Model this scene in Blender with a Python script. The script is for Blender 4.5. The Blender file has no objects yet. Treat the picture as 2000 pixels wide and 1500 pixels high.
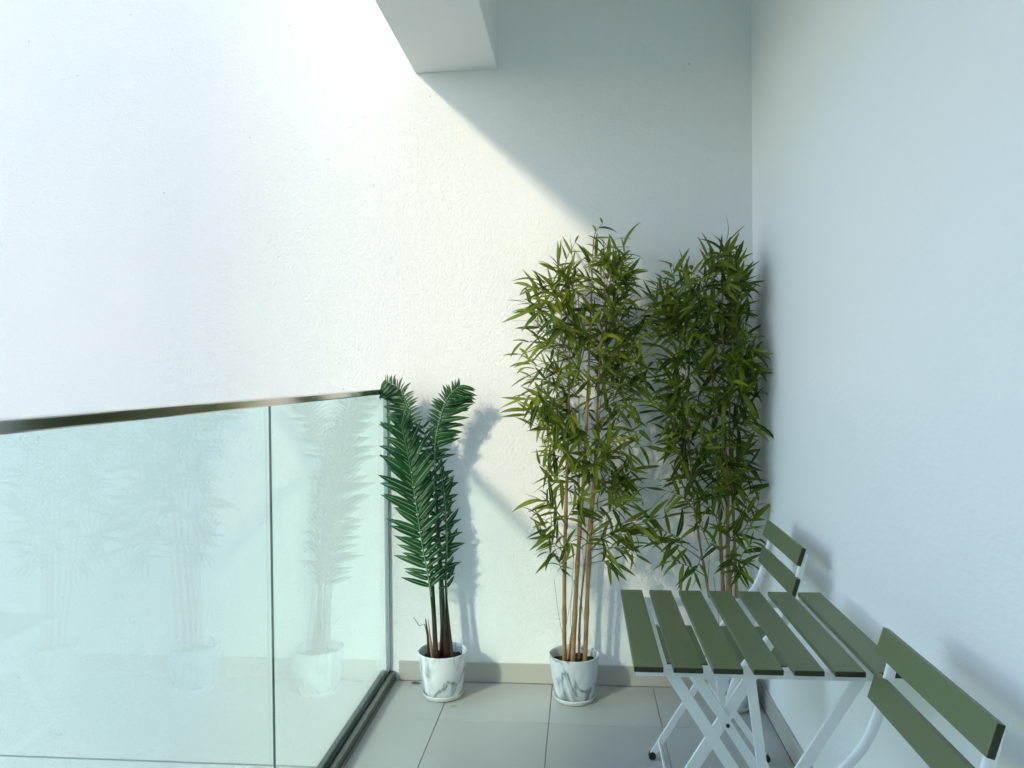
import bpy, bmesh, math, random
from mathutils import Vector, Matrix, Euler
random.seed(7)
scene = bpy.context.scene
COL = scene.collection
V = Vector

# ------------------------------------------------------------------ camera
def make_camera():
    yaw, pitch, roll = .0900, -.0132, -.0100
    fwd = V((-math.sin(yaw)*math.cos(pitch), math.cos(yaw)*math.cos(pitch), math.sin(pitch)))
    r0 = V((math.cos(yaw), math.sin(yaw), 0)); u0 = r0.cross(fwd)
    right = math.cos(roll)*r0 + math.sin(roll)*u0
    up = -math.sin(roll)*r0 + math.cos(roll)*u0
    cam = bpy.data.cameras.new('camera'); o = bpy.data.objects.new('camera', cam); COL.objects.link(o)
    m = Matrix((right, up, -fwd)).transposed().to_4x4(); m.translation = (0, 0, 1.285)
    o.matrix_world = m
    cam.sensor_fit = 'HORIZONTAL'; cam.sensor_width = 36.0; cam.lens = 36.0*1506.2/2000
    cam.clip_start = .02; cam.clip_end = 3000
    scene.camera = o
make_camera()

# ------------------------------------------------------------------ sky, sun, exposure
SUN_DIR = V((1.0, 1.35, -.95)).normalized()           # the way the light travels
w = bpy.data.worlds.new('World'); scene.world = w; w.use_nodes = True
nt = w.node_tree; bg = nt.nodes['Background']
sky = nt.nodes.new('ShaderNodeTexSky'); sky.sky_type = 'NISHITA'; sky.sun_disc = False
sky.sun_elevation = math.asin(-SUN_DIR.z); sky.sun_rotation = math.atan2(-SUN_DIR.x, -SUN_DIR.y)
sky.air_density = 1.0; sky.dust_density = 1.0; sky.ozone_density = 1.2
nt.links.new(sky.outputs[0], bg.inputs[0]); bg.inputs[1].default_value = .15
sl = bpy.data.lights.new('sun', 'SUN'); sl.energy = .75; sl.angle = math.radians(4.5); sl.color = (1, .90, .66)
so = bpy.data.objects.new('sun', sl); COL.objects.link(so); so.rotation_euler = SUN_DIR.to_track_quat('-Z', 'Y').to_euler()
so.location = (-6, -6, 8)
vs = scene.view_settings; vs.view_transform = 'Standard'; vs.look = 'None'; vs.gamma = 1; vs.use_curve_mapping = False
vs.exposure = 2.17
scene.cycles.max_bounces = 14; scene.cycles.diffuse_bounces = 8; scene.cycles.transparent_max_bounces = 24

# ------------------------------------------------------------------ helpers
def tag(o, label=None, cat=None, group=None, kind=None):
    if label: o['label'] = label
    if cat: o['category'] = cat
    if group: o['group'] = group
    if kind: o['kind'] = kind
    return o
def empty(name, loc=(0, 0, 0), rz=0):
    o = bpy.data.objects.new(name, None); COL.objects.link(o); o.location = loc; o.rotation_euler = (0, 0, rz)
    o.empty_display_size = .1
    return o
def link(name, me, mat=None, parent=None, smooth=False):
    if mat and not me.materials: me.materials.append(mat)
    o = bpy.data.objects.new(name, me); COL.objects.link(o)
    if parent: o.parent = parent
    if smooth:
        for p in me.polygons: p.use_smooth = True
    return o
def from_bm(name, bm, mat, parent=None, smooth=False):
    bmesh.ops.recalc_face_normals(bm, faces=bm.faces)
    me = bpy.data.meshes.new(name); bm.to_mesh(me); bm.free()
    return link(name, me, mat, parent, smooth)
def add_box(bm, a, b, mtx=None):
    (x0, y0, z0), (x1, y1, z1) = a, b
    vs_ = [bm.verts.new(p) for p in ((x0,y0,z0),(x1,y0,z0),(x1,y1,z0),(x0,y1,z0),(x0,y0,z1),(x1,y0,z1),(x1,y1,z1),(x0,y1,z1))]
    if mtx is not None:
        for v in vs_: v.co = mtx @ v.co
    for f in ((0,3,2,1),(4,5,6,7),(0,1,5,4),(1,2,6,5),(2,3,7,6),(3,0,4,7)): bm.faces.new([vs_[i] for i in f])
def bevel(bm, w_, seg=1):
    bmesh.ops.bevel(bm, geom=list(bm.edges), offset=w_, segments=seg, profile=.6, affect='EDGES', clamp_overlap=True)
def box(name, a, b, mat, parent=None, bev=0, seg=1):
    bm = bmesh.new(); add_box(bm, a, b)
    if bev: bevel(bm, bev, seg)
    return from_bm(name, bm, mat, parent)
def bar_bm(bm, p, q, wdt, thk, wdir=(0, 1, 0)):
    """flat bar from p to q; thk along wdir, wdt across"""
    p, q = V(p), V(q); d = (q-p).normalized(); t = V(wdir); s = d.cross(t).normalized(); t = s.cross(d).normalized()
    m = Matrix((s, t, d)).transposed().to_4x4(); m.translation = p
    add_box(bm, (-wdt/2, -thk/2, 0), (wdt/2, thk/2, (q-p).length), m)
def bar(name, p, q, wdt, thk, mat, parent, wdir=(0, 1, 0), bev=.0012):
    bm = bmesh.new(); bar_bm(bm, p, q, wdt, thk, wdir); bevel(bm, bev)
    return from_bm(name, bm, mat, parent)
def catmull(pts, n):
    pts = [V(p) for p in pts]; P = [2*pts[0]-pts[1]] + pts + [2*pts[-1]-pts[-2]]; out = []
    for i in range(1, len(P)-2):
        a, b, c, d = P[i-1:i+3]
        for k in range(n):
            t = k/n
            out.append(.5*((2*b)+(c-a)*t+(2*a-5*b+4*c-d)*t*t+(3*b-a-3*c+d)*t**3))
    out.append(pts[-1]); return out
def tube_bm(bm, pts, rads, seg=6, flat=1.0, flatdir=None):
    pts = [V(p) for p in pts]; rings = []; prev = None
    for i, p in enumerate(pts):
        d = (pts[min(i+1, len(pts)-1)]-pts[max(i-1, 0)]).normalized()
        ref = V(flatdir) if flatdir else (prev if prev is not None else (V((0, 1, 0)) if abs(d.y) < .9 else V((1, 0, 0))))
        s = (ref - d*ref.dot(d)).normalized(); prev = s; t = d.cross(s)
        r = rads[i] if hasattr(rads, '__len__') else rads
        rings.append([bm.verts.new(p + r*flat*math.cos(2*math.pi*k/seg)*s + r*math.sin(2*math.pi*k/seg)*t) for k in range(seg)])
    for a, b in zip(rings, rings[1:]):
        for k in range(seg): bm.faces.new((a[k], a[(k+1) % seg], b[(k+1) % seg], b[k]))
    bm.faces.new(rings[0][::-1]); bm.faces.new(rings[-1])
def tube(name, pts, rads, mat, parent, seg=6, flat=1.0, flatdir=None):
    bm = bmesh.new(); tube_bm(bm, pts, rads, seg, flat, flatdir)
    return from_bm(name, bm, mat, parent, True)
def lathe(name, prof, mat, parent, seg=48, smooth=True):
    bm = bmesh.new(); rings = []
    for r, z in prof:
        if r < 1e-5: rings.append([bm.verts.new((0, 0, z))])
        else: rings.append([bm.verts.new((r*math.cos(2*math.pi*k/seg), r*math.sin(2*math.pi*k/seg), z)) for k in range(seg)])
    for a, b in zip(rings, rings[1:]):
        for k in range(seg):
            k2 = (k+1) % seg
            if len(a) == 1: bm.faces.new((a[0], b[k], b[k2]))
            elif len(b) == 1: bm.faces.new((a[k], a[k2], b[0]))
            else: bm.faces.new((a[k], a[k2], b[k2], b[k]))
    return from_bm(name, bm, mat, parent, smooth)

# ------------------------------------------------------------------ materials
def mat_new(name):
    m = bpy.data.materials.new(name); m.use_nodes = True
    n = m.node_tree.nodes; return m, m.node_tree, n['Principled BSDF']
def N(t, kind, **kw):
    n = t.nodes.new(kind)
    for k, v in kw.items(): setattr(n, k, v)
    return n
def painted(name, c1, c2, scale=4, rough=.6, bump_s=0, bump=.0, dist=.002, spec=.4, metallic=0, coords='Object', rvar=0, stretch=None):
    m, t, p = mat_new(name)
    tc = N(t, 'ShaderNodeTexCoord'); src = tc.outputs[coords]
    if stretch:
        mp = N(t, 'ShaderNodeMapping'); mp.inputs['Scale'].default_value = stretch; t.links.new(src, mp.inputs[0]); src = mp.outputs[0]
    no = N(t, 'ShaderNodeTexNoise'); no.inputs['Scale'].default_value = scale; no.inputs['Detail'].default_value = 5
    t.links.new(src, no.inputs[0])
    mx = N(t, 'ShaderNodeMix', data_type='RGBA'); mx.inputs[6].default_value = (*c1, 1); mx.inputs[7].default_value = (*c2, 1)
    t.links.new(no.outputs[0], mx.inputs[0]); t.links.new(mx.outputs[2], p.inputs['Base Color'])
    p.inputs['Roughness'].default_value = rough; p.inputs['Metallic'].default_value = metallic; p.inputs['Specular IOR Level'].default_value = spec
    if rvar:
        mr = N(t, 'ShaderNodeMapRange'); mr.inputs[3].default_value = rough-rvar; mr.inputs[4].default_value = rough+rvar
        t.links.new(no.outputs[0], mr.inputs[0]); t.links.new(mr.outputs[0], p.inputs['Roughness'])
    if bump_s:
        b1 = N(t, 'ShaderNodeTexNoise'); b1.inputs['Scale'].default_value = bump_s; b1.inputs['Detail'].default_value = 4; b1.inputs['Roughness'].default_value = .55
        t.links.new(src, b1.inputs[0])
        bp = N(t, 'ShaderNodeBump'); bp.inputs['Strength'].default_value = bump; bp.inputs['Distance'].default_value = dist
        t.links.new(b1.outputs[0], bp.inputs['Height']); t.links.new(bp.outputs[0], p.inputs['Normal'])
    return m
M = {}
def stucco():
    m, t, p = mat_new('white stucco')
    tc = N(t, 'ShaderNodeTexCoord'); o = tc.outputs['Object']
    n0 = N(t, 'ShaderNodeTexNoise'); n0.inputs['Scale'].default_value = 1.6; n0.inputs['Detail'].default_value = 4; t.links.new(o, n0.inputs[0])
    mx = N(t, 'ShaderNodeMix', data_type='RGBA'); mx.inputs[6].default_value = (.82, .84, .84, 1); mx.inputs[7].default_value = (.90, .89, .87, 1)
    t.links.new(n0.outputs[0], mx.inputs[0])
    # rare grey pits and specks
    vo = N(t, 'ShaderNodeTexVoronoi'); vo.inputs['Scale'].default_value = 9; t.links.new(o, vo.inputs[0])
    lt = N(t, 'ShaderNodeMath', operation='LESS_THAN'); lt.inputs[1].default_value = .035; t.links.new(vo.outputs['Distance'], lt.inputs[0])
    sm = N(t, 'ShaderNodeMix', data_type='RGBA'); sm.inputs[7].default_value = (.45, .45, .44, 1)
    ml = N(t, 'ShaderNodeMath', operation='MULTIPLY'); ml.inputs[1].default_value = .6
    t.links.new(lt.outputs[0], ml.inputs[0]); t.links.new(ml.outputs[0], sm.inputs[0]); t.links.new(mx.outputs[2], sm.inputs[6])
    t.links.new(sm.outputs[2], p.inputs['Base Color'])
    n1 = N(t, 'ShaderNodeTexNoise'); n1.inputs['Scale'].default_value = 150; n1.inputs['Detail'].default_value = 3; t.links.new(o, n1.inputs[0])
    n2 = N(t, 'ShaderNodeTexNoise'); n2.inputs['Scale'].default_value = 70; n2.inputs['Detail'].default_value = 3; t.links.new(o, n2.inputs[0])
    ad = N(t, 'ShaderNodeMath', operation='ADD'); t.links.new(n1.outputs[0], ad.inputs[0]); t.links.new(n2.outputs[0], ad.inputs[1])
    bp = N(t, 'ShaderNodeBump'); bp.inputs['Strength'].default_value = .8; bp.inputs['Distance'].default_value = .0045
    t.links.new(ad.outputs[0], bp.inputs['Height']); t.links.new(bp.outputs[0], p.inputs['Normal'])
    p.inputs['Roughness'].default_value = .85; p.inputs['Specular IOR Level'].default_value = .25
    return m
M['stucco'] = stucco()
M['wall'] = painted('smooth white wall paint', (.82, .84, .84), (.90, .90, .89), 2.2, .6, 75, .5, .003, .3, stretch=(1, .4, 1))
M['ceiling'] = painted('white ceiling paint', (.83, .84, .83), (.86, .86, .85), 3, .7, 40, .1, .002, .3)
M['tile'] = painted('grey porcelain tile', (.385, .385, .36), (.47, .47, .445), 4.5, .42, 180, .05, .001, .45, rvar=.06)
def vary(m, lo, hi):
    t = m.node_tree; p = t.nodes['Principled BSDF']; src = p.inputs['Base Color'].links[0].from_socket
    oi = N(t, 'ShaderNodeObjectInfo'); mr = N(t, 'ShaderNodeMapRange'); mr.inputs[3].default_value = lo; mr.inputs[4].default_value = hi
    t.links.new(oi.outputs['Random'], mr.inputs[0])
    hs = N(t, 'ShaderNodeHueSaturation'); t.links.new(src, hs.inputs['Color']); t.links.new(mr.outputs[0], hs.inputs['Value']); t.links.new(hs.outputs[0], p.inputs['Base Color'])
vary(M['tile'], .94, 1.05)
M['grout'] = painted('grout', (.25, .24, .22), (.32, .31, .28), 30, .9)
M['skirting'] = painted('beige skirting tile', (.44, .42, .375), (.51, .485, .435), 5, .45, 90, .05, .001)
M['slat'] = painted('olive green paint', (.112, .140, .062), (.138, .166, .078), 9, .45, 50, .28, .0012, .4, rvar=.08, stretch=(7, .35, 7))
vary(M['slat'], .92, 1.08)
M['white_metal'] = painted('white powder coat', (.86, .87, .86), (.89, .90, .89), 6, .35, 300, .03, .0005, .5)
M['steel'] = painted('polished steel rail', (.62, .59, .53), (.68, .65, .60), 8, .13, 0, 0, 0, .5, 1.0, stretch=(20, 1, 20))
M['channel'] = painted('dark anodised aluminium', (.10, .115, .10), (.15, .165, .145), 10, .35, 0, 0, 0, .5, .5)
M['gasket'] = painted('black rubber', (.015, .017, .017), (.03, .03, .03), 20, .6)
M['grey_alu'] = painted('grey aluminium', (.5, .52, .54), (.58, .6, .62), 10, .35, 0, 0, 0, .5, .7)
M['saucer'] = painted('white plastic', (.78, .78, .77), (.82, .82, .81), 6, .35)
M['soil'] = painted('dark potting soil', (.008, .006, .005), (.035, .025, .018), 60, .95, 90, .9, .01)
M['bolt'] = painted('dark bolt', (.05, .05, .05), (.1, .1, .1), 20, .4, metallic=.8)
M['dry_leaf'] = painted('dry leaf', (.45, .40, .22), (.55, .5, .3), 40, .7)
M['dark_leaf'] = painted('dead leaf', (.05, .07, .05), (.09, .1, .07), 40, .7)
M['render_far'] = painted('pale render', (.5, .5, .48), (.58, .57, .55), .3, .9)
M['earth'] = painted('lawn and shrubs', (.07, .11, .04), (.12, .16, .07), .2, .9)

def glass():
    m, t, p = mat_new('balustrade glass'); t.nodes.remove(p)
    out = t.nodes['Material Output']
    tr = N(t, 'ShaderNodeBsdfTransparent'); tr.inputs[0].default_value = (.895, .99, .985, 1)
    gl = N(t, 'ShaderNodeBsdfGlossy'); gl.inputs['Roughness'].default_value = .0; gl.inputs[0].default_value = (.93, 1, 1, 1)
    lw = N(t, 'ShaderNodeLayerWeight'); lw.inputs[0].default_value = .5      # facing = 1 - |cos|
    pw = N(t, 'ShaderNodeMath', operation='POWER'); pw.inputs[1].default_value = 5; t.links.new(lw.outputs['Facing'], pw.inputs[0])
    ma = N(t, 'ShaderNodeMath', operation='MULTIPLY_ADD'); ma.inputs[1].default_value = .9; ma.inputs[2].default_value = .035; t.links.new(pw.outputs[0], ma.inputs[0])
    mx = N(t, 'ShaderNodeMixShader'); t.links.new(ma.outputs[0], mx.inputs[0]); t.links.new(tr.outputs[0], mx.inputs[1]); t.links.new(gl.outputs[0], mx.inputs[2])
    t.links.new(mx.outputs[0], out.inputs[0]); return m
M['glass'] = glass()

def marble():
    m, t, p = mat_new('veined marble glaze')
    tc = N(t, 'ShaderNodeTexCoord'); oi = N(t, 'ShaderNodeObjectInfo')
    vm = N(t, 'ShaderNodeVectorMath', operation='ADD'); t.links.new(tc.outputs['Object'], vm.inputs[0])
    sc = N(t, 'ShaderNodeVectorMath', operation='SCALE'); sc.inputs[3].default_value = 3.0
    t.links.new(oi.outputs['Location'], sc.inputs[0]); t.links.new(sc.outputs[0], vm.inputs[1])
    mp = N(t, 'ShaderNodeMapping'); mp.inputs['Scale'].default_value = (1, 1, .38); mp.inputs['Rotation'].default_value = (.25, .45, 0)
    t.links.new(vm.outputs[0], mp.inputs[0])
    def veins(scale, dist, lo, hi):
        n = N(t, 'ShaderNodeTexNoise'); n.inputs['Scale'].default_value = scale; n.inputs['Detail'].default_value = 4; n.inputs['Distortion'].default_value = dist
        t.links.new(mp.outputs[0], n.inputs[0])
        s = N(t, 'ShaderNodeMath', operation='SUBTRACT'); s.inputs[1].default_value = .5; t.links.new(n.outputs[0], s.inputs[0])
        a = N(t, 'ShaderNodeMath', operation='ABSOLUTE'); t.links.new(s.outputs[0], a.inputs[0])
        r = N(t, 'ShaderNodeMapRange'); r.inputs[1].default_value = lo; r.inputs[2].default_value = hi; r.inputs[3].default_value = 1; r.inputs[4].default_value = 0
        t.links.new(a.outputs[0], r.inputs[0]); return r.outputs[0]
    v1 = veins(11, .8, .0, .045); v2 = veins(5, 1.2, 0, .16)
    c = N(t, 'ShaderNodeMix', data_type='RGBA'); c.inputs[6].default_value = (.80, .82, .83, 1); c.inputs[7].default_value = (.52, .56, .59, 1)
    f2 = N(t, 'ShaderNodeMath', operation='MULTIPLY'); f2.inputs[1].default_value = .75; t.links.new(v2, f2.inputs[0]); t.links.new(f2.outputs[0], c.inputs[0])
    d = N(t, 'ShaderNodeMix', data_type='RGBA'); d.inputs[7].default_value = (.16, .19, .21, 1); t.links.new(c.outputs[2], d.inputs[6])
    f1 = N(t, 'ShaderNodeMath', operation='MULTIPLY'); t.links.new(v1, f1.inputs[0]); t.links.new(v2, f1.inputs[1]); t.links.new(f1.outputs[0], d.inputs[0])
    t.links.new(d.outputs[2], p.inputs['Base Color']); p.inputs['Roughness'].default_value = .25
    return m
M['marble'] = marble()

def leaf_mat(name, dark, light, rib, ribw, rough=.45, transl=.18, spec=.22):
    m, t, p = mat_new(name); out = t.nodes['Material Output']
    oi = N(t, 'ShaderNodeObjectInfo'); ge = N(t, 'ShaderNodeNewGeometry')
    ad = N(t, 'ShaderNodeMath', operation='ADD'); t.links.new(oi.outputs['Random'], ad.inputs[0]); t.links.new(ge.outputs['Random Per Island'], ad.inputs[1])
    fr = N(t, 'ShaderNodeMath', operation='FRACT'); t.links.new(ad.outputs[0], fr.inputs[0])
    mx = N(t, 'ShaderNodeMix', data_type='RGBA'); mx.inputs[6].default_value = (*dark, 1); mx.inputs[7].default_value = (*light, 1); t.links.new(fr.outputs[0], mx.inputs[0])
    uv = N(t, 'ShaderNodeUVMap'); sx = N(t, 'ShaderNodeSeparateXYZ'); t.links.new(uv.outputs[0], sx.inputs[0])
    s = N(t, 'ShaderNodeMath', operation='SUBTRACT'); s.inputs[1].default_value = .5; t.links.new(sx.outputs[0], s.inputs[0])
    a = N(t, 'ShaderNodeMath', operation='ABSOLUTE'); t.links.new(s.outputs[0], a.inputs[0])
    r = N(t, 'ShaderNodeMapRange'); r.inputs[1].default_value = ribw*.4; r.inputs[2].default_value = ribw; r.inputs[3].default_value = 1; r.inputs[4].default_value = 0; t.links.new(a.outputs[0], r.inputs[0])
    m2 = N(t, 'ShaderNodeMix', data_type='RGBA'); m2.inputs[7].default_value = (*rib, 1); t.links.new(mx.outputs[2], m2.inputs[6]); t.links.new(r.outputs[0], m2.inputs[0])
    t.links.new(m2.outputs[2], p.inputs['Base Color']); p.inputs['Roughness'].default_value = rough; p.inputs['Specular IOR Level'].default_value = spec
    tl = N(t, 'ShaderNodeBsdfTranslucent'); t.links.new(m2.outputs[2], tl.inputs[0])
    ms = N(t, 'ShaderNodeMixShader'); ms.inputs[0].default_value = transl
    t.links.new(p.outputs[0], ms.inputs[1]); t.links.new(tl.outputs[0], ms.inputs[2]); t.links.new(ms.outputs[0], out.inputs[0])
    return m
M['bamboo_leaf'] = leaf_mat('bamboo leaf', (.014, .046, .004), (.205, .265, .012), (.25, .31, .05), .06, .5, .26)
M['palm_leaf'] = leaf_mat('palm leaflet', (.008, .052, .017), (.026, .105, .026), (.24, .40, .21), .075, .38, .14)

def gradient_z(name, z0, z1, c0, c1, nscale=25, c_alt=None, rough=.5):
    """stem colour that changes with height, as on the plastic stems"""
    m, t, p = mat_new(name)
    tc = N(t, 'ShaderNodeTexCoord'); sx = N(t, 'ShaderNodeSeparateXYZ'); t.links.new(tc.outputs['Object'], sx.inputs[0])
    r = N(t, 'ShaderNodeMapRange'); r.inputs[1].default_value = z0; r.inputs[2].default_value = z1; t.links.new(sx.outputs[2], r.inputs[0])
    mx = N(t, 'ShaderNodeMix', data_type='RGBA'); mx.inputs[6].default_value = (*c0, 1); mx.inputs[7].default_value = (*c1, 1); t.links.new(r.outputs[0], mx.inputs[0])
    no = N(t, 'ShaderNodeTexNoise'); no.inputs['Scale'].default_value = nscale; no.inputs['Detail'].default_value = 5; t.links.new(tc.outputs['Object'], no.inputs[0])
    mr = N(t, 'ShaderNodeMapRange'); mr.inputs[1].default_value = .4; mr.inputs[2].default_value = .7; mr.inputs[4].default_value = .75; t.links.new(no.outputs[0], mr.inputs[0])
    m2 = N(t, 'ShaderNodeMix', data_type='RGBA'); t.links.new(mr.outputs[0], m2.inputs[0]); t.links.new(mx.outputs[2], m2.inputs[6]); m2.inputs[7].default_value = (*(c_alt or c0), 1)
    t.links.new(m2.outputs[2], p.inputs['Base Color']); p.inputs['Roughness'].default_value = rough
    return m
M['cane'] = gradient_z('bamboo cane', .3, 1.5, (.40, .24, .10), (.30, .22, .07), 22, (.20, .10, .045))
M['twig'] = painted('green twig', (.12, .13, .03), (.2, .17, .05), 15, .6)
M['wire'] = painted('bare twig', (.12, .12, .10), (.2, .19, .16), 15, .7)
M['palm_stem'] = gradient_z('palm stem', .18, .40, (.09, .035, .014), (.016, .045, .014), 14, (.02, .028, .012))
M['sheath'] = painted('tan sheath', (.30, .18, .10), (.40, .27, .16), 20, .7)
M['rachis'] = painted('pale green rib', (.12, .24, .12), (.2, .34, .19), 12, .45)

# ------------------------------------------------------------------ the setting
D, XL, XR, ZC = 3.184, -.822, .690, 2.95
YB = -2.2
# ground far below and a tower added to block sun on the end wall (both outside the picture)
g = box('ground', (-1500, -1500, -12.2), (1500, 1500, -12.0), M['earth']); tag(g, kind='structure')

def tower(name, dist, c0, c1, depth, top, label):
    h = V((SUN_DIR.x, SUN_DIR.y, 0)).normalized(); p = V((h.y, -h.x, 0))      # p: to the right, seen along the sunlight
    r = empty(name, -h*dist); r.rotation_euler = (0, 0, math.atan2(p.y, p.x)); tag(r, label, 'building')
    box('wall', (c0, -depth, -12), (c1, 0, top), M['render_far'], r)
    box('parapet', (c0-.15, -depth-.15, top), (c1+.15, .15, top+.9), M['render_far'], r)
    z = -10.4
    while z < top-2:
        x = c0+.8
        while x < c1-1.6:
            w_ = box('window', (x, .003, z), (x+1.2, .05, z+1.5), M['grey_alu'], r)
            x += 2.4
        z += 3.1
tower('sun_blocking_tower', 14, -10, -2.60, 10, 30, 'pale tower added to shade the left of the end wall, out of view to the left behind')
wing = empty('sun_blocking_wing', (-2.8, -3.0, 0)); tag(wing, 'pale wing added to keep sun off the table, out of view behind the viewer', 'building')  # unseen wing, added to block sun from the table and side wall
box('wall', (-1.55, -4, -12), (2.3, 0, 26), M['render_far'], wing)
for fz in range(-3, 7):
    for fx in (-1.0, .7): box('window', (fx, .003, fz*3+.9), (fx+1.2, .05, fz*3+2.4), M['grey_alu'], wing)

# end wall: plastered panels, an open joint below floor level
wr = empty('end_wall', (0, D, 0)); tag(wr, 'white stucco end wall behind the plants, running out past the glass balustrade', 'wall')
box('wall_panel', (-7, 0, -.384), (XR+.25, .25, 9), M['stucco'], wr)
box('wall_panel', (-7, 0, -12), (XR+.25, .25, -.392), M['stucco'], wr)
box('joint_backing', (-6.9, .02, -.392), (XR+.2, .2, -.384), M['gasket'], wr)
box('skirting', (XL+.045, -.010, .0), (XR-.010, .0, .081), M['skirting'], wr, .0015)
# side wall on the right
sw = empty('side_wall', (XR, 0, 0)); tag(sw, 'smooth white side wall on the right, behind the two chairs', 'wall')
box('wall_panel', (0, YB, -.3), (.25, D, ZC+.3), M['wall'], sw)
box('skirting', (-.010, YB, .0), (0, D, .081), M['skirting'], sw, .0015)
# wall behind the camera
bw = box('back_wall', (-.30, YB-.25, -.3), (XR+.25, YB, ZC+.3), M['wall']); tag(bw, 'white wall closing the balcony behind the viewer', 'wall')
# ceiling slab and edge beam
ce = box('ceiling', (-.52, YB-.2, ZC), (XR, D, ZC+.3), M['ceiling']); tag(ce, kind='structure')
be = box('edge_beam', (-.681, YB-.2, 2.541), (-.332, D, 3.9), M['ceiling'], None, .004); tag(be, 'white concrete edge beam overhead, meeting the end wall', 'beam')
# floor: slab plus tiles
fl = box('floor', (XL-.05, YB, -.28), (XR, D, -.006), M['grout']); tag(fl, kind='structure')
xs = [XL-.04, -.5448, -.1310, .2800, XR-.011]; T = .411
ys = [D-.011, 2.817]
while ys[-1] > YB: ys.append(ys[-1]-T)
for i in range(4):
    for j in range(len(ys)-1):
        gp = .0012
        box('tile', (xs[i]+gp, max(ys[j+1], YB)+gp, -.006), (xs[i+1]-gp, ys[j]-gp, random.uniform(-.0003, .0003)), M['tile'], fl, .0008)

# ------------------------------------------------------------------ glass balustrade
ba = empty('glass_balustrade', (XL, 0, 0)); tag(ba, 'frameless glass balustrade with slim steel handrail along the open side', 'balustrade')
pe = [D-.014, 1.972, .770, -.44, YB+.05]
for a, b in zip(pe, pe[1:]):
    box('glass_pane', (-.006, b+.0026, .028), (.006, a-.0026, 1.207), M['glass'], ba)
for b in pe[1:4]:
    box('joint_gasket', (-.0022, b-.0022, .03), (.0022, b+.0022, 1.206), M['gasket'], ba)
box('handrail', (-.021, YB, 1.207), (.021, D-.002, 1.228), M['steel'], ba, .003, 2)
ch = box('floor_channel', (-.030, YB, .0), (-.009, D-.003, .040), M['channel'], ba, .002)
box('floor_channel', (.009, YB, .0), (.030, D-.003, .036), M['channel'], ba, .002)
box('channel_seal', (.0062, YB, .002), (.0088, D-.003, .043), M['gasket'], ba)
box('channel_lip', (.0302, YB, .0), (.036, D-.012, .012), M['channel'], ba, .002)
box('wall_channel', (-.009, D-.016, .042), (.009, D-.001, 1.206), M['grey_alu'], ba, .001)

def disc(name, loc, r, depth, mat, parent):
    bm = bmesh.new(); bmesh.ops.create_cone(bm, cap_ends=True, segments=18, radius1=r, radius2=r, depth=depth, matrix=Matrix.Translation(loc) @ Matrix.Rotation(math.pi/2, 4, 'X'))
    bmesh.ops.bevel(bm, geom=[e for e in bm.edges if len(e.link_faces) == 2 and any(len(f.verts) > 4 for f in e.link_faces)], offset=.002, segments=2, affect='EDGES')
    return from_bm(name, bm, mat, parent)
# ------------------------------------------------------------------ folding table
M['slat_end'] = painted('dark brown slat end', (.030, .028, .012), (.055, .050, .024), 60, .7)  # darker brown for the faces at both slat ends
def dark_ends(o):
    o.data.materials.append(M['slat_end'])
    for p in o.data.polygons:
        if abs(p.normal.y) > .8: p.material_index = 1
def table():
    t = empty('folding_table', (.36, 1.815, 0)); tag(t, 'square folding bistro table with seven olive green slats on white legs', 'table')
    W = .0582; G = .0192; x0 = -.2613
    for i in range(7):
        bm = bmesh.new(); add_box(bm, (x0+i*(W+G), -.275, .6895), (x0+i*(W+G)+W, .275, .701)); bevel(bm, .0022, 2)
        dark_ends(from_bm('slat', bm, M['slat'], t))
    for i in range(7):
        for y in (-.238, .238):
            bm = bmesh.new(); bmesh.ops.create_cone(bm, cap_ends=True, segments=10, radius1=.0032, radius2=.0026, depth=.0012, matrix=Matrix.Translation((x0+i*(W+G)+W/2, y, .7014)))
            from_bm('screw', bm, M['slat'], t)
    for y in (-.238, .238):
        box('cross_rail', (-.255, y-.011, .672), (.255, y+.011, .6893), M['white_metal'], t, .001)
    for sx in (-.2, .2):
        box('side_rail', (sx-.009, -.226, .674), (sx+.009, .226, .6885), M['white_metal'], t, .001)
    for y, o in ((-.238, -1), (.238, 1)):
        a = bar('leg', (-.185, y-.008*o, .674), (.235, y-.008*o, .012), .024, .007, M['white_metal'], t)
        b = bar('leg', (.185, y+.0005*o, .674), (-.225, y+.0005*o, .012), .024, .007, M['white_metal'], t)
        box('foot_cap', (.222, y-.008*o-.008, 0), (.250, y-.008*o+.008, .016), M['gasket'], t, .003)
        box('foot_cap', (-.240, y-.008, 0), (-.212, y+.008, .016), M['gasket'], t, .003)
        bar('strut', (-.030, y+.009*o, .676), (.011, y+.009*o, .345), .020, .006, M['white_metal'], t)
        bm = bmesh.new(); bmesh.ops.create_cone(bm, cap_ends=True, segments=10, radius1=.005, radius2=.005, depth=.03, matrix=Matrix.Translation((.012, y, .362)) @ Matrix.Rotation(math.pi/2, 4, 'X')); from_bm('bolt', bm, M['bolt'], t)
    tube('stretcher', [(.145, -.228, .155), (.145, .228, .155)], .006, M['white_metal'], t, 8)
    tube('stretcher', [(-.135, -.228, .155), (-.135, .228, .155)], .006, M['white_metal'], t, 8)
    return t
table()

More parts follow.
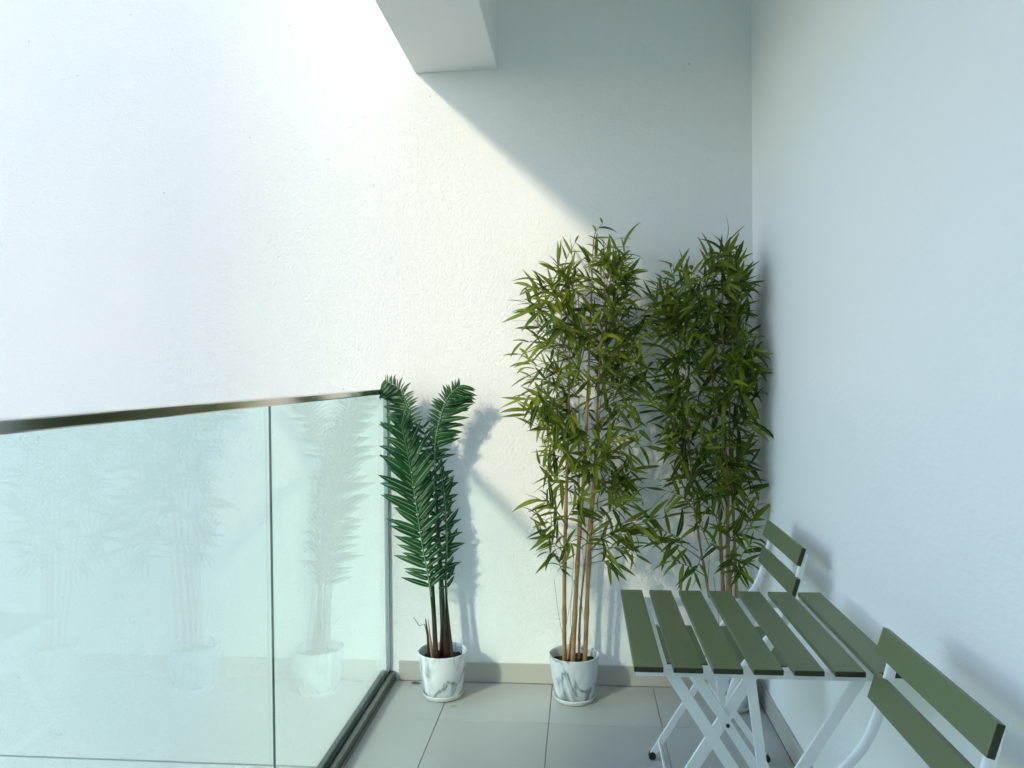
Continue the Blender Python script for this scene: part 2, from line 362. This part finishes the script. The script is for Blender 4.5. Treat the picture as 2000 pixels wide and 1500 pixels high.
# ------------------------------------------------------------------ folding chairs (front foot at local x = 0, sitter faces -x)
def chair():
    c = empty('folding_chair', (.217, 2.40, 0))
    for k in range(5):
        s = .004+k*.0735
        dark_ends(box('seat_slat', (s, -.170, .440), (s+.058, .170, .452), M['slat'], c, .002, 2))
    hw = .185
    for sg in (-1, 1):
        y = hw*sg
        bar('leg', (.006, y-.006*sg, .012), (.262, y-.006*sg, .425), .022, .007, M['white_metal'], c)
        bar('leg', (.086, y+.0025*sg, .428), (.376, y+.0025*sg, .012), .022, .007, M['white_metal'], c)
        disc('foot_cap', (.006, y-.006*sg, .012), .012, .026, M['gasket'], c)
        disc('foot_cap', (.377, y+.0025*sg, .012), .012, .026, M['gasket'], c)
        pts = catmull([(.179, y-.015*sg, .293), (.214, y-.015*sg, .414), (.275, y-.012*sg, .50), (.338, y-.010*sg, .572), (.368, y-.010*sg, .64), (.394, y-.010*sg, .735), (.402, y-.010*sg, .770)], 5)
        tube('back_post', pts, [.0105]*len(pts), M['white_metal'], c, 10, .45, (0, 1, 0))
        box('seat_rail', (.006, y-.024*sg-.004, .418), (.366, y-.024*sg+.004, .4395), M['white_metal'], c, .001)
        bm = bmesh.new(); bmesh.ops.create_cone(bm, cap_ends=True, segments=12, radius1=.0048, radius2=.0048, depth=.044, matrix=Matrix.Translation((.179, y-.004*sg, .293)) @ Matrix.Rotation(math.pi/2, 4, 'X')); from_bm('bolt', bm, M['bolt'], c)
    # backrest: two slats leaning with the posts
    for (sx, sz) in ((.3835, .738-.058), (.3985, .766)):
        bm = bmesh.new(); add_box(bm, (-.013, -.204, -.026), (0, .204, .026)); bevel(bm, .0025, 2)
        bm.transform(Matrix.Translation((sx-.006, 0, sz)) @ Matrix.Rotation(math.radians(17), 4, 'Y'))
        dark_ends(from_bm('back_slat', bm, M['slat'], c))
    bar('stretcher', (.030, -.176, .055), (.030, .176, .055), .022, .005, M['white_metal'], c, (1, 0, .4))
    bar('stretcher', (.345, -.180, .055), (.345, .180, .055), .022, .005, M['white_metal'], c, (1, 0, -.4))
    return c
def copy_tree(o, parent=None):
    n = o.copy(); COL.objects.link(n); n.parent = parent
    for ch_ in o.children: copy_tree(ch_, n)
    return n
c1 = chair(); c2 = copy_tree(c1); c2.location = (.182, 1.322, 0)
tag(c1, 'green slatted folding chair beyond the table, in front of the corner bamboo', 'chair', 'green slatted folding chairs')
tag(c2, 'green slatted folding chair nearest the viewer, its backrest overlapping the table corner', 'chair', 'green slatted folding chairs')

# ------------------------------------------------------------------ pots
def pot(parent):
    prof = [(0, .012), (.066, .012), (.072, .017), (.0795, .045), (.0875, .085), (.0930, .125), (.0962, .158), (.0985, .178), (.0985, .182), (.0965, .1835), (.0945, .182), (.093, .170), (.089, .145), (.086, .13)]
    lathe('pot', prof, M['marble'], parent, 64)
    sp = [(0, .002), (.070, .002), (.074, .004), (.0815, .018), (.084, .022), (.0832, .0235), (.0815, .022), (.075, .010), (0, .009)]
    lathe('saucer', sp, M['saucer'], parent, 64)
    bm = bmesh.new(); rs = [0, .02, .04, .06, .075, .0875]; rings = [[bm.verts.new((0, 0, .153))]]
    for r in rs[1:]: rings.append([bm.verts.new((r*math.cos(a*math.pi/14), r*math.sin(a*math.pi/14), .148+random.uniform(-.004, .006))) for a in range(28)])
    for k in range(28): bm.faces.new((rings[0][0], rings[1][k], rings[1][(k+1) % 28]))
    for a, b in zip(rings[1:], rings[2:]):
        for k in range(28): bm.faces.new((a[k], b[k], b[(k+1) % 28], a[(k+1) % 28]))
    from_bm('soil', bm, M['soil'], parent, True)

# ------------------------------------------------------------------ leaves
def leaf_mesh(name, mat, width, droop, fold, twist, prof, stations):
    """unit-length leaf along +x, blade in xy, upper side +z"""
    verts, faces, uvs = [], [], []
    for i, t in enumerate(stations):
        a = droop*t; x = math.sin(a)/droop if abs(droop) > 1e-4 else t; z = -(1-math.cos(a))/droop if abs(droop) > 1e-4 else 0
        hw = width*.5*prof(t); tw = twist*t
        for s in (-1, 0, 1):
            y = s*hw*math.cos(tw); zz = z + abs(s)*hw*fold + s*hw*math.sin(tw)
            verts.append((x, y, zz)); uvs.append(((s+1)/2, t))
    for i in range(len(stations)-1):
        for s in range(2): faces.append((i*3+s, (i+1)*3+s, (i+1)*3+s+1, i*3+s+1))
    me = bpy.data.meshes.new(name); me.from_pydata(verts, [], faces)
    ul = me.uv_layers.new(name='UVMap')
    for l in me.loops: ul.data[l.index].uv = uvs[l.vertex_index]
    for p in me.polygons: p.use_smooth = True
    me.materials.append(mat); return me
bprof = lambda t: max(0.0, (math.sin(math.pi*min(1, (t*.96+.03)**.72))))**.85
BL = [leaf_mesh('leaf', M['bamboo_leaf'], random.uniform(.125, .160), random.uniform(-.2, 1.2), random.uniform(.1, .4), random.uniform(-.6, .6), bprof, [0, .12, .3, .5, .72, .9, 1]) for _ in range(12)]
def frame(loc, d, up, scale, wid=1):
    d = d.normalized(); y = up.cross(d)
    if y.length < 1e-3: y = V((0, 1, 0)).cross(d)
    y.normalize(); z = d.cross(y)
    m = Matrix((d*scale, y*scale*wid, z*scale)).transposed().to_4x4(); m.translation = loc
    return m

def interp(tab, z):
    if z >= tab[0][0]: return tab[0][1:]
    for a, b in zip(tab, tab[1:]):
        if z >= b[0]:
            f = (a[0]-z)/(a[0]-b[0]); return tuple(a[k]+(b[k]-a[k])*f for k in (1, 2))
    return tab[-1][1:]
def limit(p, m=.012):
    p.x = min(p.x, XR-m); p.y = min(p.y, D-m); return p

def bamboo(name, base, label, canes, env, nspray, extra, zlo, zhi, seed):
    rnd = random.Random(seed)
    root = empty(name, base); tag(root, label, 'potted plant', 'potted bamboos')
    B = V(base); pot(root); paths = []
    for pts, r in canes:
        path = [limit(p) for p in catmull(pts, 10)]; paths.append(path)
        n = len(path); rads = []
        for i in range(n):
            k = i/(n-1); rr = r*(1-.85*k**1.3)
            if i % 5 == 0: rr *= 1.22                        # nodes
            rads.append(rr)
        tube('cane', [p-B for p in path], rads, M['cane'], root, 8)
    leaves = []                                              # (matrix_world, mesh index, branch object)
    def spray(att, tip, nl, ls):
        mid = att.lerp(tip, .5) + V((rnd.uniform(-.02, .02), rnd.uniform(-.03, .02), .25*(tip-att).length*rnd.uniform(.1, .5)))
        pts = [limit(p) for p in catmull([att, mid, tip], 5)]
        br = tube('branch', [p-B for p in pts], [.0022-.0014*i/(len(pts)-1) for i in range(len(pts))], M['twig'], root, 4)
        for k in range(nl):
            t = 1 if k == 0 else 1-.62*(k/(nl-1))**.9
            f = t*(len(pts)-1); i = min(int(f), len(pts)-2); p = pts[i].lerp(pts[i+1], f-i)
            d = (pts[i+1]-pts[i]).normalized()
            side = d.cross(V((rnd.uniform(-.5, .5), -1, rnd.uniform(-.1, .9)))).normalized()*(1 if k % 2 else -1)
            if k == 0: side *= .15
            a = rnd.uniform(.5, 1.05)
            dd = d*math.cos(a)+side*math.sin(a)+V((rnd.gauss(0, .22), rnd.gauss(-.08, .22), rnd.gauss(-.12, .22)))
            L = ls*rnd.uniform(.55, 1.2); end = p+dd.normalized()*L
            if end.x > XR-.015: dd.x -= (end.x-XR+.02)/L
            if end.y > D-.015: dd.y -= (end.y-D+.02)/L
            up = V((rnd.gauss(0, .45), rnd.uniform(-1.7, .1), .8)).normalized()
            leaves.append((frame(p, dd, up, L, rnd.uniform(.85, 1.2)), rnd.randrange(len(BL)), br))
    zs = []
    for s in range(nspray):
        z = zlo+(zhi-zlo)*(((s*.6180339)%1)**.82)
        l, r = interp(env, z)
        u = (s*.7548777+rnd.uniform(0, .08)) % 1
        x = l+(r-l)*u; e = abs(2*u-1)
        y = min(3.13, 3.0+(rnd.random()*2-1)*.22*math.sqrt(max(.12, 1-e*e)))
        if y > 3.1: y = 3.1-rnd.random()*.05
        tip = limit(V((x, y, z)), .03)
        path = min(paths, key=lambda P_: abs(P_[int(min(.98, max(0, (z-.15)/(P_[-1].z-.15)))*(len(P_)-1))].x-x)+rnd.random()*.10)
        zt = z-rnd.uniform(-.02, .08)-.30*abs(x-path[len(path)//2].x)
        att = min(path, key=lambda q: abs(q.z-zt))
        spray(att.copy(), tip, rnd.randint(6, 9), rnd.uniform(.080, .112))
    for (att, tip, nl, ls) in extra: spray(V(att), V(tip), nl, ls)
    leaves.sort(key=lambda q: q[0].translation.y)
    Binv = Matrix.Translation(-B)
    for m, k, br in leaves[:300]:
        o = bpy.data.objects.new('leaf', BL[k]); COL.objects.link(o); o.parent = br; o.matrix_local = Binv @ m
    verts, faces, uvs = [], [], []
    for m, k, br in leaves[300:]:
        me = BL[k]; n0 = len(verts); mm = Binv @ m
        verts += [mm @ v.co for v in me.vertices]
        for p in me.polygons:
            faces.append([n0+i for i in p.vertices]); uvs += [me.uv_layers[0].data[li].uv[:] for li in p.loop_indices]
    if verts:
        me = bpy.data.meshes.new('foliage'); me.from_pydata(verts, [], faces); ul = me.uv_layers.new(name='UVMap')
        for i, q in enumerate(uvs): ul.data[i].uv = q
        o = link('foliage', me, M['bamboo_leaf'], root, True); tag(o, kind='stuff')
    # bare wiry twigs low on the canes
    for q in range(7):
        P_ = rnd.choice(paths); a = P_[rnd.randint(1, 8)]; up = V((rnd.uniform(-.06, .06), rnd.uniform(-.05, .03), rnd.uniform(.18, .34)))
        pts = [limit(p) for p in catmull([a, a+up*.5+V((rnd.uniform(-.02, .02), 0, 0)), a+up], 4)]
        tube('bare_twig', [p-B for p in pts], .0009, M['wire'], root, 3)
    return root

env1 = [(1.80, .03, .13), (1.733, -.10, .20), (1.638, -.19, .23), (1.541, -.25, .25), (1.443, -.26, .28), (1.345, -.25, .29), (1.148, -.25, .28), (1.049, -.19, .26), (.95, -.18, .26), (.852, -.14, .24), (.754, -.14, .26), (.655, -.13, .24), (.577, -.10, .13)]
env2 = [(1.76, .46, .56), (1.70, .33, .62), (1.628, .27, .64), (1.532, .27, .65), (1.338, .28, .67), (1.144, .29, .67), (1.048, .30, .65), (.951, .30, .65), (.854, .36, .64), (.757, .42, .64), (.66, .40, .62), (.544, .44, .57)]
b1 = (-.039, 3.033, 0)
canes1 = [([(-.077, 3.01, .14), (-.072, 3.0, .545), (-.058, 3.0, .945), (-.046, 3.0, 1.343), (-.06, 3.0, 1.66)], .0085),
          ([(-.045, 3.0, .14), (-.022, 2.99, .546), (.009, 2.98, .945), (.029, 2.98, 1.342), (.05, 2.99, 1.80)], .0095),
          ([(.003, 3.02, .14), (.022, 3.01, .547), (.044, 3.0, .845), (.072, 3.0, 1.341), (.11, 3.0, 1.72)], .0090),
          ([(-.065, 3.05, .14), (-.036, 3.06, .346), (-.016, 3.07, .746), (-.01, 3.08, 1.3)], .0060),
          ([(-.02, 3.07, .14), (-.012, 3.08, .346), (.03, 3.09, .746), (.10, 3.09, 1.4)], .0055)]
ex1 = [((-.07, 3.0, .58), (-.16, 2.95, .66), 9, .10), ((-.07, 3.0, .64), (-.17, 2.94, .74), 9, .10), ((-.02, 3.0, .60), (.03, 2.92, .68), 8, .10), ((.03, 3.0, .60), (.14, 2.93, .69), 9, .10), ((-.07, 3.0, .50), (-.09, 2.94, .57), 8, .095), ((.03, 3.0, .70), (.20, 2.94, .80), 9, .10),
       ((-.07, 3.0, .70), (-.16, 2.95, .80), 9, .11), ((-.06, 3.0, .68), (-.02, 2.93, .78), 8, .11), ((.03, 3.0, .72), (.12, 2.92, .80), 8, .11), ((-.07, 3.0, .62), (-.04, 2.92, .64), 7, .10), ((.03, 2.99, .55), (.11, 2.93, .57), 7, .10),
       ((.03, 2.99, .60), (.22, 2.93, .72), 9, .12), ((.03, 2.99, .62), (.27, 2.95, .66), 9, .115), ((.02, 2.99, .56), (.16, 2.92, .64), 8, .115),
       ((.04, 2.99, .66), (.30, 2.96, .73), 8, .11), ((.03, 2.99, .60), (.20, 2.92, .60), 7, .11), ((.05, 2.99, 1.76), (.085, 2.99, 1.86), 4, .09),
       ((-.06, 3.0, 1.6), (-.02, 3.0, 1.79), 4, .06), ((-.07, 3.0, .60), (-.15, 2.95, .70), 8, .11), ((-.07, 3.0, .55), (-.13, 2.95, .60), 8, .11)]
bamboo('potted_bamboo', b1, 'tall leafy bamboo in a marbled pot between the palm and the table', canes1, env1, 180, ex1, .80, 1.77, 3)
b2 = (.560, 3.012, 0)
canes2 = [([(.520, 3.0, .14), (.48, 3.0, .424), (.443, 3.0, .65), (.415, 2.99, .886), (.389, 2.98, 1.40)], .0062),
          ([(.545, 3.01, .14), (.532, 3.0, .454), (.52, 3.0, .749), (.504, 3.0, 1.141), (.475, 3.0, 1.62)], .0085),
          ([(.560, 2.98, .14), (.549, 2.98, .455), (.545, 2.97, .749), (.536, 2.97, 1.141), (.53, 2.98, 1.72)], .0095),
          ([(.600, 3.02, .14), (.585, 3.01, .436), (.572, 3.0, .749), (.56, 3.0, 1.043), (.575, 3.0, 1.58)], .0080),
          ([(.590, 3.06, .14), (.572, 3.06, .45), (.565, 3.06, .75), (.60, 3.06, 1.30)], .0060)]
ex2 = [((.52, 3.0, .56), (.47, 2.92, .66), 8, .10), ((.57, 3.0, .64), (.61, 2.92, .76), 8, .10), ((.56, 2.98, .50), (.58, 2.90, .55), 8, .095), ((.48, 3.0, .62), (.42, 2.93, .74), 8, .10),
       ((.54, 2.98, .62), (.50, 2.90, .74), 8, .11), ((.55, 2.98, .60), (.59, 2.90, .70), 8, .11), ((.54, 2.98, .52), (.54, 2.90, .60), 8, .10), ((.58, 3.0, .55), (.60, 2.92, .57), 7, .10), ((.52, 3.0, .68), (.46, 2.93, .80), 8, .11), ((.58, 3.0, .70), (.63, 2.93, .86), 8, .11),
       ((.44, 3.0, .60), (.26, 2.95, .70), 9, .11), ((.47, 3.0, .50), (.33, 2.95, .57), 9, .105), ((.46, 3.0, .56), (.30, 2.96, .64), 7, .105),
       ((.43, 3.0, .75), (.30, 2.95, .84), 8, .11), ((.45, 3.0, .58), (.40, 2.92, .52), 7, .10), ((.53, 2.98, 1.66), (.545, 2.97, 1.77), 7, .10),
       ((.58, 3.0, .60), (.655, 2.95, .80), 8, .10), ((.58, 3.0, .50), (.64, 2.93, .66), 8, .10)]
bamboo('potted_bamboo', b2, 'tall bamboo in the wall corner, its marbled pot hidden behind the table legs', canes2, env2, 182, ex2, .80, 1.73, 11)

# ------------------------------------------------------------------ artificial palm
pprof = lambda t: (min(1, t/.12)**.6)*(1-max(0, (t-.45)/.55)**1.7) if t < 1 else 0.02
PL = [leaf_mesh('leaflet', M['palm_leaf'], .165, random.uniform(.2, 1.4), random.uniform(.25, .55), random.uniform(-.25, .25), pprof, [0, .06, .2, .4, .6, .8, .92, 1]) for _ in range(10)]
def palm():
    B = V((-.563, 3.034, 0)); root = empty('potted_palm', B)
    tag(root, 'artificial palm with dark green feather fronds in a marbled pot beside the glass', 'potted plant')
    pot(root); rnd = random.Random(5)
    #      control points of stem and rib, share of bare stem, frond normal, leaflet length, leaflets a side, tilt of the blade
    #      ... then how far the leaflet rows fold up, and leaflet angle at foot and tip
    fronds = [
        ([(-.583, 2.99, .14), (-.598, 2.97, .40), (-.628, 2.93, .62), (-.652, 2.91, .82), (-.676, 2.90, .98), (-.700, 2.90, 1.09)], .225, (.25, -1, .22), .158, 34, .15, .98, .55, 1, .9),
        ([(-.590, 3.03, .14), (-.598, 3.02, .437), (-.612, 3.0, .742), (-.645, 2.98, .985), (-.672, 2.97, 1.130), (-.705, 2.96, 1.222), (-.768, 2.95, 1.268)], .46, (-.35, -1, .1), .118, 28, .25, 1.30, .95, 1, .5),
        ([(-.545, 3.02, .14), (-.559, 3.02, .438), (-.570, 3.0, .742), (-.574, 2.99, .985), (-.548, 2.98, 1.116), (-.513, 2.97, 1.197), (-.465, 2.96, 1.240)], .46, (.35, -1, .1), .122, 28, .25, 1.20, .85, .5, 1),
        ([(-.528, 3.04, .14), (-.546, 3.05, .42), (-.540, 3.05, .64), (-.552, 3.04, .85), (-.590, 3.03, 1.05)], .24, (.9, -.25, .3), .105, 24, .35, 1.1, .7, .8, 1),
        ([(-.560, 3.06, .14), (-.572, 3.07, .42), (-.584, 3.08, .68), (-.600, 3.08, .90), (-.630, 3.07, 1.08)], .26, (.2, -.95, .3), .12, 20, .3, 1.2, .8, 1, 1)]
    fronds = [([(x_-.016*min(1, z_), 3.04+(y_-3.034)*.5+.035*min(1, z_), z_) for x_, y_, z_ in f_[0]],)+f_[1:] for f_ in fronds]
    for pts, bare, nrm, ll, cnt, lift, a0, a1, ml, mr in fronds:
        path = catmull(pts, 10); n = len(path)
        fr = tube('frond', [p-B for p in path], [.0106-.0066*min(1, (i/(n-1))/bare) if i/(n-1) < bare else max(.0012, .0040*(1-(i/(n-1)-bare)/(1-bare))) for i in range(n)], M['palm_stem'], root, 8)
        k0 = int(bare*(n-1)*.96); rib = path[k0:]
        tube('rib', [p-B+V(nrm).normalized()*.0035 for i, p in enumerate(rib)], [max(.0010, .0036*(1-i/(len(rib)-1))) for i in range(len(rib))], M['rachis'], fr, 6)
        for i in range(cnt):
            t = (i+.5)/cnt; f = (bare+(1-bare)*t)*(n-1); q = min(int(f), n-2); p = path[q].lerp(path[q+1], f-q)
            tan = (path[q+1]-path[q]).normalized(); nn = V(nrm).normalized(); nn = (nn-tan*nn.dot(tan)).normalized(); side = tan.cross(nn)
            for s in (-1, 1):
                a = a0+(a1-a0)*t+rnd.uniform(-.15, .15)
                L = ll*(math.sin(math.pi*(.22+.66*t))**.7)*rnd.uniform(.74, 1.15)*(ml if s < 0 else mr)
                out = (side*s+nn*(lift+rnd.uniform(-.05, .2))).normalized()
                d = tan*math.cos(a)+out*math.sin(a)
                end = p+d*L
                if end.y > D-.02: d.y -= (end.y-D+.03)/L
                if end.x < XL+.02: d.x += (XL+.03-end.x)/L
                bl = nn-side*s*lift
                o = bpy.data.objects.new('leaflet', PL[rnd.randrange(10)]); COL.objects.link(o); o.parent = fr
                o.matrix_local = Matrix.Translation(-B) @ frame(p, d, bl.normalized()+V((0, 0, .3)), L, rnd.uniform(.95, 1.3))
    # brown stubs, a tan sheath and a bent dead tip
    for a, b, r in (((-.612, 3.0, .14), (-.622, 2.99, .32), .006), ((-.548, 3.05, .14), (-.556, 3.05, .36), .006), ((-.572, 3.04, .14), (-.566, 3.03, .40), .007)):
        tube('stub', [V(a)-B, V(a).lerp(V(b), .6)-B+V((.004, 0, 0)), V(b)-B], [r, r*.9, r*.35], M['palm_stem'], root, 6)
    tube('sheath', [V((-.589, 2.973, .14))-B, V((-.598, 2.962, .24))-B, V((-.605, 2.957, .33))-B], [.007, .006, .001], M['sheath'], root, 6, .5)
    tube('bare_twig', [V((-.612, 3.0, .22))-B, V((-.626, 2.99, .30))-B, V((-.645, 2.98, .295))-B, V((-.668, 2.98, .33))-B], [.0025, .002, .002, .001], M['wire'], root, 5)
palm()

# ------------------------------------------------------------------ bits on the floor
def scrap(name, loc, rz, L, mat, label):
    me = leaf_mesh(name, mat, .42, .5, .25, .4, bprof, [0, .15, .4, .7, 1])
    o = link(name, me); o.location = loc; o.rotation_euler = (0, -.15, rz); o.scale = (L,)*3; tag(o, label, 'fallen leaf')
scrap('fallen_leaf', (-.522, 2.932, .005), .25, .034, M['dry_leaf'], 'small pale dry leaf lying on the tile in front of the palm pot')
scrap('fallen_leaf', (-.715, 3.13, .005), .3, .04, M['dark_leaf'], 'small dark leaf scrap lying by the skirting left of the palm pot')
